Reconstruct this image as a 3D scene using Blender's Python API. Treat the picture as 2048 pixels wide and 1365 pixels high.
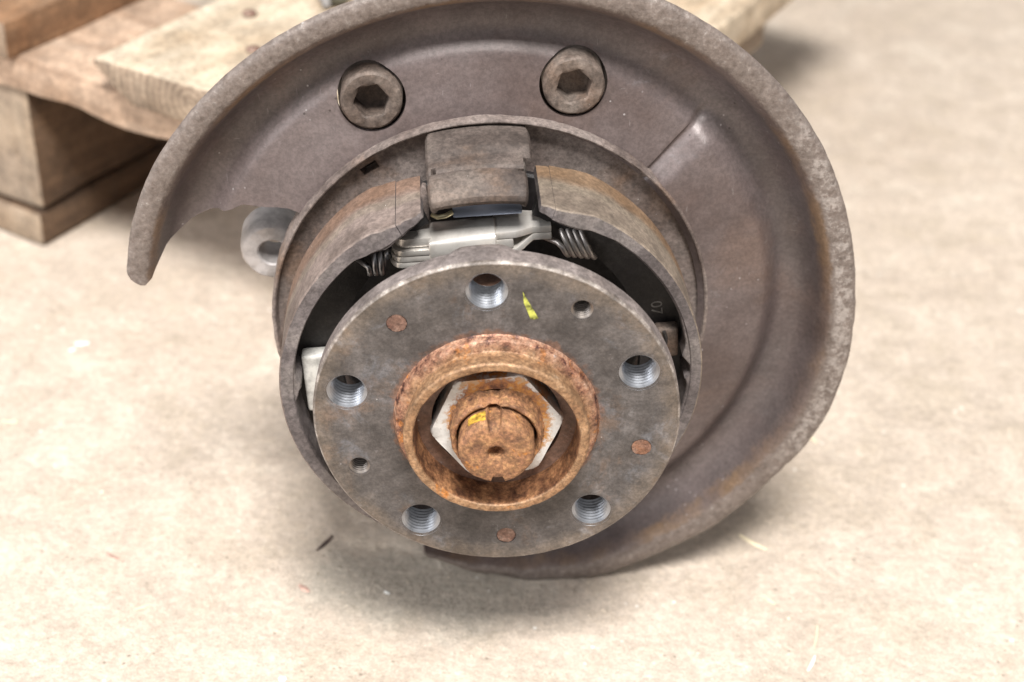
import bpy, bmesh, math, random
from mathutils import Matrix, Vector, noise

for _o in list(bpy.data.objects):
    bpy.data.objects.remove(_o)
SC = bpy.context.scene
COL = SC.collection
MM = 0.001
PI = math.pi
rad = math.radians

# ------------------------------------------------------------------ camera
CAM_H = 0.485
cam_d = bpy.data.cameras.new('camera')
cam = bpy.data.objects.new('camera', cam_d)
COL.objects.link(cam)
cam_d.sensor_width = 36.0
cam_d.lens = 3147.5 / 2048.0 * 36.0
cam_d.clip_start = 0.02
cam_d.clip_end = 50.0
cam.matrix_world = Matrix(((0.998195, -0.060061, 0.0, 0.0),
                           (0.03337, 0.554599, -0.831449, 0.0),
                           (0.049938, 0.829948, 0.555602, CAM_H),
                           (0, 0, 0, 1)))
cam_d.dof.use_dof = True
cam_d.dof.focus_distance = 0.585
cam_d.dof.aperture_fstop = 7.5
SC.camera = cam

# ------------------------------------------------------------------ light: a bright workshop hall
world = bpy.data.worlds.new('World')
SC.world = world
world.use_nodes = True
_bg = world.node_tree.nodes['Background']
_bg.inputs['Color'].default_value = (1.0, 0.97, 0.95, 1)
_bg.inputs['Strength'].default_value = 0.19


def area(name, loc, target, size, size_y, power, color):
    d = bpy.data.lights.new(name, 'AREA')
    d.shape = 'RECTANGLE'
    d.size = size
    d.size_y = size_y
    d.energy = power
    d.color = color
    o = bpy.data.objects.new(name, d)
    COL.objects.link(o)
    o.location = loc
    o.rotation_euler = (Vector(target) - Vector(loc)).to_track_quat('-Z', 'Y').to_euler()
    return o


TG = (0.0, 0.5, 0.1)
area('roof_light', (0.15, -1.10, 3.5), TG, 1.1, 0.9, 152.0, (1.0, 0.97, 0.93))
area('left_fill', (-3.2, -1.6, 2.0), TG, 2.0, 1.8, 62.0, (0.98, 0.985, 1.0))  # unseen fill lamp, added at the front left

SC.view_settings.view_transform = 'Standard'
SC.view_settings.look = 'None'
SC.view_settings.gamma = 1.0
SC.view_settings.exposure = 0.92
SC.view_settings.use_curve_mapping = False
SC.render.engine = 'CYCLES'


# ------------------------------------------------------------------ materials
def ramp(nt, fac, stops, interp='LINEAR'):
    n = nt.nodes.new('ShaderNodeValToRGB')
    n.color_ramp.interpolation = interp
    els = n.color_ramp.elements
    while len(els) > 1:
        els.remove(els[-1])
    for i, (p, c) in enumerate(stops):
        e = els[0] if i == 0 else els.new(p)
        e.position = p
        if not isinstance(c, tuple):
            c = (c, c, c)
        e.color = (c[0], c[1], c[2], 1)
    mr = nt.nodes.new('ShaderNodeMapRange')
    mr.inputs[1].default_value = 0.28
    mr.inputs[2].default_value = 0.72
    nt.links.new(fac, mr.inputs[0])
    nt.links.new(mr.outputs[0], n.inputs[0])
    return n.outputs[0]


class Mat:
    """small node-tree builder"""

    def __init__(self, name):
        self.m = bpy.data.materials.new(name)
        self.m.use_nodes = True
        self.nt = self.m.node_tree
        self.b = self.nt.nodes['Principled BSDF']
        self.co = self.nt.nodes.new('ShaderNodeTexCoord').outputs['Object']
        self.L = self.nt.links.new

    def noise(self, scale, detail=6, rough=0.6, co=None, dist=0.0):
        n = self.nt.nodes.new('ShaderNodeTexNoise')
        n.inputs['Scale'].default_value = scale
        n.inputs['Detail'].default_value = detail
        n.inputs['Roughness'].default_value = rough
        n.inputs['Distortion'].default_value = dist
        self.L(co or self.co, n.inputs['Vector'])
        return n.outputs[0]

    def vor(self, scale, co=None, out='Distance'):
        n = self.nt.nodes.new('ShaderNodeTexVoronoi')
        n.inputs['Scale'].default_value = scale
        self.L(co or self.co, n.inputs['Vector'])
        return n.outputs[out]

    def math(self, op, a, b=None, c=None, clamp=False):
        n = self.nt.nodes.new('ShaderNodeMath')
        n.operation = op
        n.use_clamp = clamp
        for i, v in enumerate((a, b, c)):
            if v is None:
                continue
            if hasattr(v, 'links'):
                self.L(v, n.inputs[i])
            else:
                n.inputs[i].default_value = v
        return n.outputs[0]

    def smooth(self, v, lo, hi, a=0.0, b=1.0):
        n = self.nt.nodes.new('ShaderNodeMapRange')
        n.interpolation_type = 'SMOOTHSTEP'
        self.L(v, n.inputs[0])
        n.inputs[1].default_value = lo
        n.inputs[2].default_value = hi
        n.inputs[3].default_value = a
        n.inputs[4].default_value = b
        return n.outputs[0]

    def mix(self, f, a, b, mode='MIX'):
        n = self.nt.nodes.new('ShaderNodeMix')
        n.data_type = 'RGBA'
        n.blend_type = mode
        for i, v in ((0, f), (6, a), (7, b)):
            if hasattr(v, 'links'):
                self.L(v, n.inputs[i])
            elif isinstance(v, tuple):
                n.inputs[i].default_value = (v[0], v[1], v[2], 1)
            else:
                n.inputs[i].default_value = v
        return n.outputs[2]

    def scaled(self, sx, sy, sz, rot=None):
        n = self.nt.nodes.new('ShaderNodeMapping')
        n.inputs['Scale'].default_value = (sx, sy, sz)
        if rot:
            n.inputs['Rotation'].default_value = rot
        self.L(self.co, n.inputs['Vector'])
        return n.outputs[0]

    def xyz(self):
        n = self.nt.nodes.new('ShaderNodeSeparateXYZ')
        self.L(self.co, n.inputs[0])
        return n.outputs[0], n.outputs[1], n.outputs[2]

    def grain(self, c, scale, amt, detail=4, co=None):
        """multiply the colour by a crisp fine-grained variation"""
        n = self.noise(scale, detail, 0.75, co=co)
        g = self.smooth(n, 0.36, 0.64, 1.0 - amt, 1.0 + amt)
        return self.mix(1.0, c, g, 'MULTIPLY')

    def radius(self):
        x, y, z = self.xyz()
        r2 = self.math('ADD', self.math('MULTIPLY', x, x), self.math('MULTIPLY', y, y))
        return self.math('SQRT', r2)

    def out(self, col, rough=0.6, metal=0.0, bump=None, bstr=0.3, bdist=0.001, spec=0.5):
        for k, v in (('Base Color', col), ('Roughness', rough), ('Metallic', metal), ('Specular IOR Level', spec)):
            if hasattr(v, 'links'):
                self.L(v, self.b.inputs[k])
            elif isinstance(v, tuple):
                self.b.inputs[k].default_value = (v[0], v[1], v[2], 1)
            else:
                self.b.inputs[k].default_value = v
        if bump is not None:
            n = self.nt.nodes.new('ShaderNodeBump')
            n.inputs['Strength'].default_value = bstr
            n.inputs['Distance'].default_value = bdist
            self.L(bump, n.inputs['Height'])
            self.L(n.outputs[0], self.b.inputs['Normal'])
        return self.m


def mat_shield():
    k = Mat('dusty_shield_steel')
    x, y, z = k.xyz()
    at = k.nt.nodes.new('ShaderNodeAttribute')
    at.attribute_name = 'profr'
    pr = at.outputs['Fac']
    big = k.noise(20, 5, 0.6)
    c = ramp(k.nt, big, [(0.1, (0.105, 0.079, 0.073)), (0.5, (0.145, 0.117, 0.112)), (0.9, (0.172, 0.143, 0.138))])
    # warm brown blooms
    br = k.smooth(k.noise(13, 5, 0.6, dist=0.4), 0.48, 0.66)
    c = k.mix(k.math('MULTIPLY', br, 0.42), c, (0.185, 0.118, 0.084))
    # darker, noise-broken tone in the gutter
    gut = k.math('MULTIPLY', k.smooth(pr, 0.112, 0.121), k.smooth(pr, 0.137, 0.134))
    c = k.mix(k.math('MULTIPLY', gut, k.smooth(k.noise(24, 6, 0.65), 0.40, 0.62, 0.15, 0.75)), c, (0.105, 0.092, 0.090))
    # chalky dust and scuffs
    du = k.smooth(k.noise(70, 8, 0.75, dist=0.5), 0.56, 0.72)
    c = k.mix(k.math('MULTIPLY', k.math('MULTIPLY', du, k.smooth(k.noise(11, 3), 0.46, 0.6)), 0.55), c, (0.27, 0.26, 0.27))
    for (sx, sy, rz, lo) in ((700, 110, 0.5, 0.71), (640, 90, -0.9, 0.72), (120, 760, 0.4, 0.72)):
        sc = k.smooth(k.noise(1.0, 3, 0.5, co=k.scaled(sx, sy, 40, (0, 0, rz))), lo, lo + 0.05)
        c = k.mix(k.math('MULTIPLY', sc, 0.3), c, (0.33, 0.31, 0.30))
    spk = k.smooth(k.vor(240), 0.13, 0.05)
    c = k.mix(k.math('MULTIPLY', spk, k.smooth(k.noise(34), 0.52, 0.62)), c, (0.44, 0.42, 0.41))
    pit = k.smooth(k.vor(150), 0.10, 0.04)
    c = k.mix(k.math('MULTIPLY', pit, k.smooth(k.noise(21), 0.50, 0.60)), c, (0.06, 0.047, 0.043))
    # scaly deposit on the outer flange
    rr = k.math('ADD', pr, k.math('MULTIPLY', k.math('SUBTRACT', k.noise(190, 6, 0.72), 0.5), 0.005))
    rimf = k.smooth(rr, 0.1375, 0.1400)
    scale_c = ramp(k.nt, k.noise(330, 8, 0.72), [(0.05, (0.12, 0.093, 0.078)), (0.40, (0.185, 0.153, 0.133)), (0.70, (0.225, 0.19, 0.167)), (0.90, (0.31, 0.28, 0.255)), (1.0, (0.46, 0.44, 0.41))])
    c = k.mix(rimf, c, scale_c)
    # pale scuffs painting the white highlight along the right flank
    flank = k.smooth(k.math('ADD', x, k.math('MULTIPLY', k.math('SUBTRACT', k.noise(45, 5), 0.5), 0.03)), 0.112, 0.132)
    chip = k.smooth(k.noise(240, 8, 0.74), 0.45, 0.58)  # breaks the painted highlight into flecks
    glint = k.math('MULTIPLY', k.math('MULTIPLY', flank, chip), k.math('MULTIPLY', k.smooth(rr, 0.1395, 0.1415), k.smooth(rr, 0.1490, 0.1465)))
    c = k.mix(k.math('MULTIPLY', glint, 0.6), c, (0.46, 0.425, 0.39))
    ring = k.math('MULTIPLY', k.smooth(rr, 0.1345, 0.1365), k.smooth(rr, 0.1400, 0.1380))
    c = k.mix(k.math('MULTIPLY', ring, k.smooth(k.noise(16), 0.42, 0.6, 0.1, 0.7)), c, (0.235, 0.15, 0.08))
    c = k.grain(k.grain(k.grain(c, 620, 0.14), 190, 0.08, 6), 60, 0.05, 6)
    c = k.mix(1.0, c, (0.85, 0.84, 0.86), 'MULTIPLY')
    ro = k.math('SUBTRACT', 0.56, k.math('MULTIPLY', k.noise(60, 5), 0.24))
    h = k.math('ADD', k.math('MULTIPLY', k.noise(420, 6, 0.7), 0.5), k.math('MULTIPLY', k.math('MULTIPLY', rimf, k.noise(420, 7, 0.7)), 1.6))
    h = k.math('ADD', h, k.math('MULTIPLY', k.noise(110, 4, 0.6), 0.4))
    return k.out(c, ro, 0.15, h, 0.4, 0.0006)


def mat_dusty(name, dark, mid, light, warm=None, warm_amt=0.4, metal=0.1, rough=0.7, sc=1.0, bstr=0.35):
    k = Mat(name)
    n1 = k.noise(40 * sc, 6, 0.6)
    c = ramp(k.nt, n1, [(0.3, dark), (0.5, mid), (0.72, light)])
    if warm:
        w = k.smooth(k.noise(26 * sc, 5, 0.6, dist=0.5), 0.5, 0.7)
        c = k.mix(k.math('MULTIPLY', w, warm_amt), c, warm)
    spk = k.smooth(k.vor(330 * sc), 0.085, 0.03)
    c = k.mix(k.math('MULTIPLY', spk, k.smooth(k.noise(50), 0.55, 0.7)), c, (0.62, 0.58, 0.54))
    c = k.grain(k.grain(c, 560 * sc, 0.26), 150 * sc, 0.18, 6)
    h = k.math('ADD', k.noise(500 * sc, 6, 0.7), k.math('MULTIPLY', k.noise(90 * sc, 4), 1.2))
    ro = k.math('ADD', rough - 0.1, k.math('MULTIPLY', n1, 0.2))
    return k.out(c, ro, metal, h, bstr, 0.0005)


def mat_rust(name, amt=1.0, pale=(0.50, 0.30, 0.16), rough=0.55, metal=0.25):
    k = Mat(name)
    n1 = k.noise(260, 9, 0.76)
    n2 = k.noise(480, 6, 0.72)
    c = ramp(k.nt, n1, [(0.0, (0.085, 0.042, 0.032)), (0.25, (0.185, 0.088, 0.048)), (0.55, (0.29, 0.145, 0.07)), (0.85, pale), (1.0, (0.48, 0.36, 0.27))])
    o = k.smooth(k.noise(130, 7, 0.7, dist=0.6), 0.58, 0.68)
    c = k.mix(k.math('MULTIPLY', o, 0.75), c, (0.52, 0.20, 0.035))
    d = k.smooth(n2, 0.60, 0.72)
    c = k.mix(k.math('MULTIPLY', d, 0.4), c, (0.085, 0.045, 0.038))
    c = k.grain(k.grain(c, 700, 0.35), 210, 0.25, 6)
    h = k.math('ADD', n1, k.math('MULTIPLY', n2, 0.6))
    ro = k.math('ADD', rough - 0.12, k.math('MULTIPLY', n2, 0.3))
    return k.out(c, ro, metal, h, 0.7, 0.0009)


def mat_ring():
    k = Mat('tan_and_orange_rust')
    x, y, z = k.xyz()
    n1 = k.noise(150, 8, 0.72)
    n2 = k.noise(420, 6, 0.7)
    tan = ramp(k.nt, n1, [(0.05, (0.155, 0.083, 0.046)), (0.35, (0.26, 0.147, 0.078)), (0.7, (0.345, 0.21, 0.118)), (0.95, (0.46, 0.325, 0.22))])
    base = ramp(k.nt, k.noise(190, 8, 0.75), [(0.30, (0.07, 0.03, 0.025)), (0.43, (0.24, 0.115, 0.075)), (0.56, (0.33, 0.18, 0.115)), (0.80, (0.40, 0.25, 0.18)), (0.93, (0.50, 0.46, 0.45))])
    zz = k.math('ADD', z, k.math('MULTIPLY', k.math('SUBTRACT', k.noise(90, 6, 0.7), 0.5), 0.004))
    c = k.mix(k.smooth(zz, 0.0030, 0.0048), base, tan)
    o = k.smooth(k.noise(75, 6, 0.65, dist=0.6), 0.57, 0.68)
    c = k.mix(k.math('MULTIPLY', o, 0.8), c, (0.46, 0.165, 0.028))
    # bore is a deeper brown
    bore = k.smooth(k.radius(), 0.03045, 0.0301)
    bc = ramp(k.nt, n1, [(0.3, (0.10, 0.045, 0.025)), (0.52, (0.22, 0.105, 0.052)), (0.72, (0.34, 0.175, 0.085))])
    c = k.mix(bore, c, bc)
    d = k.smooth(n2, 0.60, 0.70)
    c = k.mix(k.math('MULTIPLY', d, 0.35), c, (0.12, 0.062, 0.045))
    c = k.grain(k.grain(c, 700, 0.30), 200, 0.22, 6)
    h = k.math('ADD', n1, k.math('MULTIPLY', n2, 0.8))
    ro = k.math('ADD', 0.30, k.math('MULTIPLY', n2, 0.32))
    return k.out(c, ro, 0.35, h, 0.55, 0.0007)


def mat_flange():
    k = Mat('dark_worn_hub_steel')
    n = k.noise(34, 7, 0.62)
    c = ramp(k.nt, n, [(0.05, (0.060, 0.051, 0.046)), (0.4, (0.092, 0.081, 0.074)), (0.7, (0.122, 0.110, 0.103)), (0.95, (0.165, 0.155, 0.150))])
    bl = k.smooth(k.noise(44, 8, 0.72, dist=0.8), 0.54, 0.68)
    c = k.mix(k.math('MULTIPLY', bl, 0.5), c, (0.20, 0.212, 0.235))
    br = k.smooth(k.noise(38, 7, 0.7, dist=0.3), 0.52, 0.68)
    c = k.mix(k.math('MULTIPLY', br, 0.5), c, (0.175, 0.105, 0.06))
    r = k.radius()
    # rust bleeding out from the pilot
    rp = k.math('ADD', r, k.math('MULTIPLY', k.math('SUBTRACT', k.noise(110, 7, 0.72), 0.5), 0.016))
    c = k.mix(k.math('MULTIPLY', k.smooth(rp, 0.0402, 0.0375), 0.55), c, (0.22, 0.10, 0.05))
    # brownish outer band and bare worn edge
    c = k.mix(k.math('MULTIPLY', k.smooth(rp, 0.058, 0.067), 0.38), c, (0.22, 0.165, 0.11))
    re = k.math('ADD', r, k.math('MULTIPLY', k.math('SUBTRACT', k.noise(120, 6, 0.7), 0.5), 0.0012))
    edge = k.smooth(re, 0.0667, 0.0671)
    fx, fy, fz_ = k.xyz()
    side = ramp(k.nt, k.noise(60, 6, 0.65), [(0.1, (0.19, 0.158, 0.142)), (0.9, (0.265, 0.229, 0.212))])
    bare = ramp(k.nt, k.noise(170, 6, 0.7), [(0.15, (0.17, 0.135, 0.11)), (0.6, (0.27, 0.235, 0.205)), (0.95, (0.48, 0.44, 0.39))])
    zn = k.math('ADD', fz_, k.math('MULTIPLY', k.math('SUBTRACT', k.noise(140, 5, 0.7), 0.5), 0.0012))
    side = k.mix(k.smooth(zn, -0.0017, -0.0011), side, bare)
    c = k.mix(edge, c, side)
    pit = k.smooth(k.noise(260, 7, 0.75), 0.58, 0.68)
    c = k.mix(k.math('MULTIPLY', pit, 0.5), c, (0.055, 0.045, 0.040))
    fl = k.smooth(k.noise(110, 8, 0.75, dist=0.8), 0.60, 0.70)
    c = k.mix(k.math('MULTIPLY', fl, 0.45), c, (0.27, 0.26, 0.255))
    sp = k.smooth(k.vor(210), 0.09, 0.03)
    c = k.mix(k.math('MULTIPLY', sp, k.smooth(k.noise(40), 0.54, 0.64)), c, (0.6, 0.58, 0.55))
    cb = k.nt.nodes.new('ShaderNodeCombineXYZ')
    k.L(r, cb.inputs[0])
    turn = k.noise(1500, 3, 0.6, co=cb.outputs[0])
    c = k.grain(k.grain(k.grain(c, 620, 0.2), 170, 0.17, 7), 44, 0.26, 8)
    c = k.mix(1.0, c, (0.90, 0.90, 0.935), 'MULTIPLY')
    c = k.mix(0.04, c, ramp(k.nt, turn, [(0.2, 0.03), (0.8, 0.30)]))
    h = k.math('ADD', k.math('ADD', k.noise(420, 6, 0.72), k.math('MULTIPLY', k.noise(90, 6, 0.65), 1.4)), k.math('MULTIPLY', turn, 0.08))
    ro = k.math('SUBTRACT', 0.70, k.math('MULTIPLY', k.noise(55, 4), 0.28))
    return k.out(c, ro, 0.18, h, 0.45, 0.0006)


def mat_nut():
    k = Mat('zinc_nut_with_rust')
    x, y, z = k.xyz()
    r = k.radius()
    zn = ramp(k.nt, k.noise(90, 6, 0.7), [(0.1, (0.42, 0.41, 0.40)), (0.5, (0.62, 0.62, 0.61)), (0.9, (0.80, 0.80, 0.79))])
    ru = ramp(k.nt, k.noise(120, 7, 0.7), [(0.3, (0.13, 0.06, 0.04)), (0.48, (0.36, 0.17, 0.08)), (0.62, (0.55, 0.26, 0.07)), (0.75, (0.5, 0.36, 0.24))])
    # rust hugs the collar and creeps to the upper facet
    f = k.math('ADD', k.math('MULTIPLY', r, -1.0), k.math('MULTIPLY', k.math('SUBTRACT', k.noise(120, 7, 0.75), 0.5), 0.019))
    f = k.math('ADD', f, k.math('MULTIPLY', k.math('MAXIMUM', y, 0.0), 0.20))
    f = k.math('ADD', f, k.math('MULTIPLY', x, 0.05))
    m = k.smooth(f, -0.0190, -0.0168)
    c = k.mix(m, zn, ru)
    spk = k.smooth(k.noise(420, 5, 0.7), 0.60, 0.68)
    c = k.mix(k.math('MULTIPLY', spk, 0.5), c, (0.30, 0.22, 0.15))
    return k.out(c, 0.5, 0.25, k.noise(300, 6, 0.7), 0.4, 0.0005)


def mat_metal(name, col, rough=0.3, metal=1.0, var=0.25, bstr=0.15, sc=1.0):
    k = Mat(name)
    n = k.noise(120 * sc, 6, 0.65)
    c = k.mix(k.math('MULTIPLY', k.smooth(n, 0.4, 0.7), var), col, (col[0] * 0.45, col[1] * 0.42, col[2] * 0.40))
    return k.out(c, k.math('ADD', rough - 0.08, k.math('MULTIPLY', n, 0.2)), metal, k.noise(600 * sc, 4, 0.6), bstr, 0.0003)


def mat_thread(name, col, rm, rough):
    """cut threads: bright crests, roots darkened in the colour"""
    k = Mat(name)
    n = k.noise(260, 6, 0.7)
    root = k.smooth(k.radius(), rm - 0.00062, rm - 0.00025)
    c = k.mix(k.smooth(n, 0.45, 0.65, 0.0, 0.5), col, tuple(v * 0.4 for v in col))
    x, y, z = k.xyz()
    deep = k.math('MULTIPLY', root, k.smooth(z, -0.0008, -0.0014))
    c = k.mix(k.math('MULTIPLY', deep, 0.85), c, (0.035, 0.03, 0.028))
    return k.out(c, rough, 0.9, n, 0.2, 0.0003)


def mat_lining(name, base, tan, orange):
    k = Mat(name)
    x, y, z = k.xyz()
    n = k.noise(45, 6, 0.6)
    c = ramp(k.nt, n, [(0.3, base), (0.62, tan)])
    zz = k.math('ADD', z, k.math('MULTIPLY', k.math('SUBTRACT', k.noise(40, 4, 0.6), 0.5), 0.012))
    c = k.mix(k.math('MULTIPLY', k.smooth(zz, -0.040, -0.050), 0.65), c, orange)
    band = k.math('MULTIPLY', k.smooth(zz, -0.046, -0.042), k.smooth(zz, -0.036, -0.040))
    c = k.mix(k.math('MULTIPLY', band, 0.45), c, (0.20, 0.165, 0.125))
    sp = k.smooth(k.vor(240), 0.08, 0.02)
    c = k.mix(k.math('MULTIPLY', sp, k.smooth(k.noise(45), 0.54, 0.66)), c, (0.75, 0.7, 0.64))
    blk = k.smooth(k.noise(70, 6, 0.7, dist=0.4), 0.66, 0.74)
    c = k.mix(k.math('MULTIPLY', blk, 0.35), c, (0.12, 0.10, 0.085))
    c = k.grain(k.grain(c, 520, 0.22), 120, 0.16, 6)
    return k.out(c, 0.68, 0.05, k.math('ADD', k.noise(420, 6, 0.7), k.noise(60, 3)), 0.3, 0.0004)


def mat_wood(name, pale, mid, dark, axis=1, rings=False, grey=0.0):
    k = Mat(name)
    inf = k.nt.nodes.new('ShaderNodeObjectInfo').outputs['Random']
    va = k.nt.nodes.new('ShaderNodeVectorMath')
    va.operation = 'ADD'
    k.L(k.co, va.inputs[0])
    cb = k.nt.nodes.new('ShaderNodeCombineXYZ')
    for i in range(3):
        k.L(k.math('MULTIPLY', inf, 3.1 + i * 1.7), cb.inputs[i])
    k.L(cb.outputs[0], va.inputs[1])
    k.co2 = va.outputs[0]
    mp = k.nt.nodes.new('ShaderNodeMapping')
    s = [70, 70, 70]
    if not rings:
        s[axis] = 4
    mp.inputs['Scale'].default_value = s
    k.L(k.co2, mp.inputs['Vector'])
    if rings:
        w = k.nt.nodes.new('ShaderNodeTexWave')
        w.wave_type = 'RINGS'
        w.rings_direction = 'Y'
        w.inputs['Scale'].default_value = 75
        w.inputs['Distortion'].default_value = 2.6
        w.inputs['Detail'].default_value = 3
        w.inputs['Detail Scale'].default_value = 1.4
        k.L(k.co, w.inputs['Vector'])
        g = k.math('ADD', k.math('MULTIPLY', w.outputs[1], 0.20), k.math('MULTIPLY', k.noise(75, 7, 0.72), 0.75))
    else:
        g = k.noise(1.0, 8, 0.65, co=mp.outputs[0], dist=0.5)
    c = ramp(k.nt, g, [(0.0, dark), (0.45, mid), (0.9, pale)])
    blot = k.smooth(k.noise(13, 6, 0.7, co=k.co2, dist=0.6), 0.45, 0.64)
    c = k.mix(k.math('MULTIPLY', blot, 0.45), c, (mid[0] * 0.66, mid[1] * 0.55, mid[2] * 0.44))
    dirt = k.smooth(k.noise(55, 8, 0.75, co=k.co2), 0.54, 0.68)
    c = k.mix(k.math('MULTIPLY', dirt, 0.4), c, (0.17, 0.125, 0.09))
    if grey:
        c = k.mix(k.math('MULTIPLY', k.smooth(k.noise(15, 5, 0.6, co=k.co2), 0.4, 0.7), grey), c, (0.24, 0.21, 0.19))
    c = k.grain(k.grain(c, 420, 0.22), 60, 0.22, 7)
    return k.out(c, 0.8, 0.0, g, 0.6, 0.0016)


def mat_floor():
    k = Mat('pale_concrete')
    a = k.noise(6.0, 7, 0.65)
    b = k.noise(60, 9, 0.72)
    d = k.noise(330, 7, 0.75)
    e = k.noise(900, 4, 0.7)
    c = ramp(k.nt, a, [(0.1, (0.50, 0.417, 0.343)), (0.5, (0.545, 0.462, 0.386)), (0.9, (0.58, 0.50, 0.423))])
    m1 = k.noise(21, 8, 0.72, dist=0.4)
    c = k.mix(k.math('MULTIPLY', k.smooth(m1, 0.48, 0.62), 0.36), c, (0.445, 0.375, 0.29))
    c = k.mix(k.math('MULTIPLY', k.smooth(m1, 0.47, 0.36), 0.4), c, (0.66, 0.59, 0.50))
    c = k.mix(k.math('MULTIPLY', k.smooth(b, 0.48, 0.64), 0.22), c, (0.43, 0.352, 0.262))
    c = k.mix(k.math('MULTIPLY', k.smooth(d, 0.54, 0.64), 0.34), c, (0.385, 0.315, 0.235))
    c = k.mix(k.math('MULTIPLY', k.smooth(d, 0.46, 0.36), 0.4), c, (0.70, 0.635, 0.55))
    c = k.mix(k.math('MULTIPLY', k.smooth(e, 0.56, 0.70), 0.30), c, (0.33, 0.275, 0.21))
    # worn grey skin, where aggregate shows
    x, y, z = k.xyz()
    dx = k.math('DIVIDE', k.math('ADD', x, 0.035), 0.058)
    dy = k.math('DIVIDE', k.math('SUBTRACT', y, 0.524), 0.030)
    dd = k.math('SQRT', k.math('ADD', k.math('MULTIPLY', dx, dx), k.math('MULTIPLY', dy, dy)))
    dd = k.math('ADD', dd, k.math('MULTIPLY', k.math('SUBTRACT', k.noise(36, 8, 0.75), 0.5), 1.8))
    worn = k.smooth(dd, 1.35, 0.5)
    wc = ramp(k.nt, k.noise(300, 7, 0.75), [(0.1, (0.26, 0.245, 0.205)), (0.5, (0.45, 0.42, 0.36)), (0.9, (0.58, 0.54, 0.47))])
    c = k.mix(k.math('MULTIPLY', worn, 0.55), c, wc)
    sp = k.smooth(k.vor(105), 0.12, 0.06)
    c = k.mix(k.math('MULTIPLY', sp, k.smooth(k.noise(40), 0.53, 0.58)), c, (0.86, 0.83, 0.78))
    po = k.smooth(k.vor(170), 0.17, 0.07)
    c = k.mix(k.math('MULTIPLY', k.math('MULTIPLY', po, k.smooth(k.noise(33, 5), 0.50, 0.57)), 0.75), c, (0.24, 0.20, 0.155))
    c = k.grain(k.grain(k.grain(c, 760, 0.11), 230, 0.12, 6), 48, 0.08, 8)
    h = k.math('ADD', k.math('MULTIPLY', b, 1.0), k.math('MULTIPLY', d, 0.32))
    h = k.math('ADD', h, k.math('MULTIPLY', m1, 1.5))
    h = k.math('ADD', h, k.math('MULTIPLY', e, 0.08))
    h = k.math('SUBTRACT', h, k.math('MULTIPLY', po, 0.15))
    h = k.math('ADD', h, k.math('MULTIPLY', k.math('MULTIPLY', worn, k.noise(240, 7, 0.75)), 0.6))
    return k.out(c, 0.78, 0.0, h, 0.6, 0.0036)


def plain(name, col, rough=0.6, metal=0.0, sc=200, var=0.25):
    k = Mat(name)
    n = k.noise(sc, 6, 0.65)
    c = ramp(k.nt, n, [(0.3, tuple(v * (1 - var) for v in col)), (0.7, tuple(min(1, v * (1 + var)) for v in col))])
    return k.out(c, rough, metal, n, 0.3, 0.0004)


M = {}
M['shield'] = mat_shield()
M['back'] = mat_dusty('dusty_backing_steel', (0.115, 0.089, 0.080), (0.158, 0.127, 0.115), (0.20, 0.166, 0.152), (0.195, 0.115, 0.068), 0.5)
M['bolt'] = mat_dusty('brown_bolt_steel', (0.066, 0.048, 0.039), (0.115, 0.089, 0.075), (0.17, 0.138, 0.118), (0.14, 0.08, 0.048), 0.55)
M['bracket'] = mat_dusty('dusty_bracket_steel', (0.060, 0.046, 0.040), (0.094, 0.074, 0.065), (0.132, 0.107, 0.093), (0.14, 0.083, 0.05), 0.6, bstr=0.6)
M['shoe'] = mat_dusty('grey_shoe_steel', (0.095, 0.080, 0.079), (0.130, 0.112, 0.111), (0.17, 0.149, 0.142), None, bstr=0.3)
M['lining_l'] = mat_lining('dusty_lining_tan', (0.115, 0.087, 0.075), (0.195, 0.153, 0.136), (0.165, 0.09, 0.053))
M['lining_r'] = mat_lining('dusty_lining_beige', (0.135, 0.106, 0.084), (0.21, 0.169, 0.133), (0.185, 0.103, 0.047))
M['black'] = mat_dusty('oily_black_and_shade', (0.010, 0.009, 0.010), (0.018, 0.016, 0.017), (0.032, 0.029, 0.028), None, rough=0.5)  # oily webs, and the discs that paint shade into the gaps
M['flange'] = mat_flange()
M['pilot'] = mat_rust('orange_rust')
M['ring'] = mat_ring()
M['shaft'] = mat_rust('brown_scaly_rust', pale=(0.40, 0.22, 0.10), rough=0.65, metal=0.1)
M['nut'] = mat_nut()
M['plug'] = mat_dusty('dull_red_rust', (0.11, 0.055, 0.04), (0.20, 0.115, 0.085), (0.30, 0.21, 0.17), (0.26, 0.11, 0.05), 0.6, bstr=0.8, sc=2.0)
M['thread'] = mat_thread('bright_cut_steel', (0.40, 0.42, 0.46), 0.0074, 0.34)
M['smallthread'] = mat_thread('dull_cut_steel', (0.28, 0.25, 0.23), 0.00395, 0.42)
M['silver'] = mat_metal('zinc_plated_steel', (0.74, 0.71, 0.67), 0.30, 0.55, var=0.4)
M['spring'] = mat_metal('spring_steel', (0.50, 0.51, 0.54), 0.35, var=0.4)
M['spring_d'] = mat_metal('dusty_spring_steel', (0.46, 0.43, 0.41), 0.45, 0.8, 0.5)
M['blue'] = mat_metal('blued_steel', (0.20, 0.23, 0.30), 0.4)
M['brass'] = mat_metal('brass_yellow', (0.50, 0.45, 0.30), 0.4)
M['alu'] = plain('pale_cast_aluminium', (0.40, 0.375, 0.37), 0.55, 0.2, 160, 0.18)
M['white'] = plain('white_clip_coating', (0.58, 0.57, 0.54), 0.5, 0.1, 120, 0.3)
M['yellow'] = plain('yellow_paint', (0.30, 0.31, 0.06), 0.65, 0.0, 200, 0.7)
M['ochre'] = plain('ochre_paint', (0.48, 0.29, 0.04), 0.65, 0.0, 260, 0.6)
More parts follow.
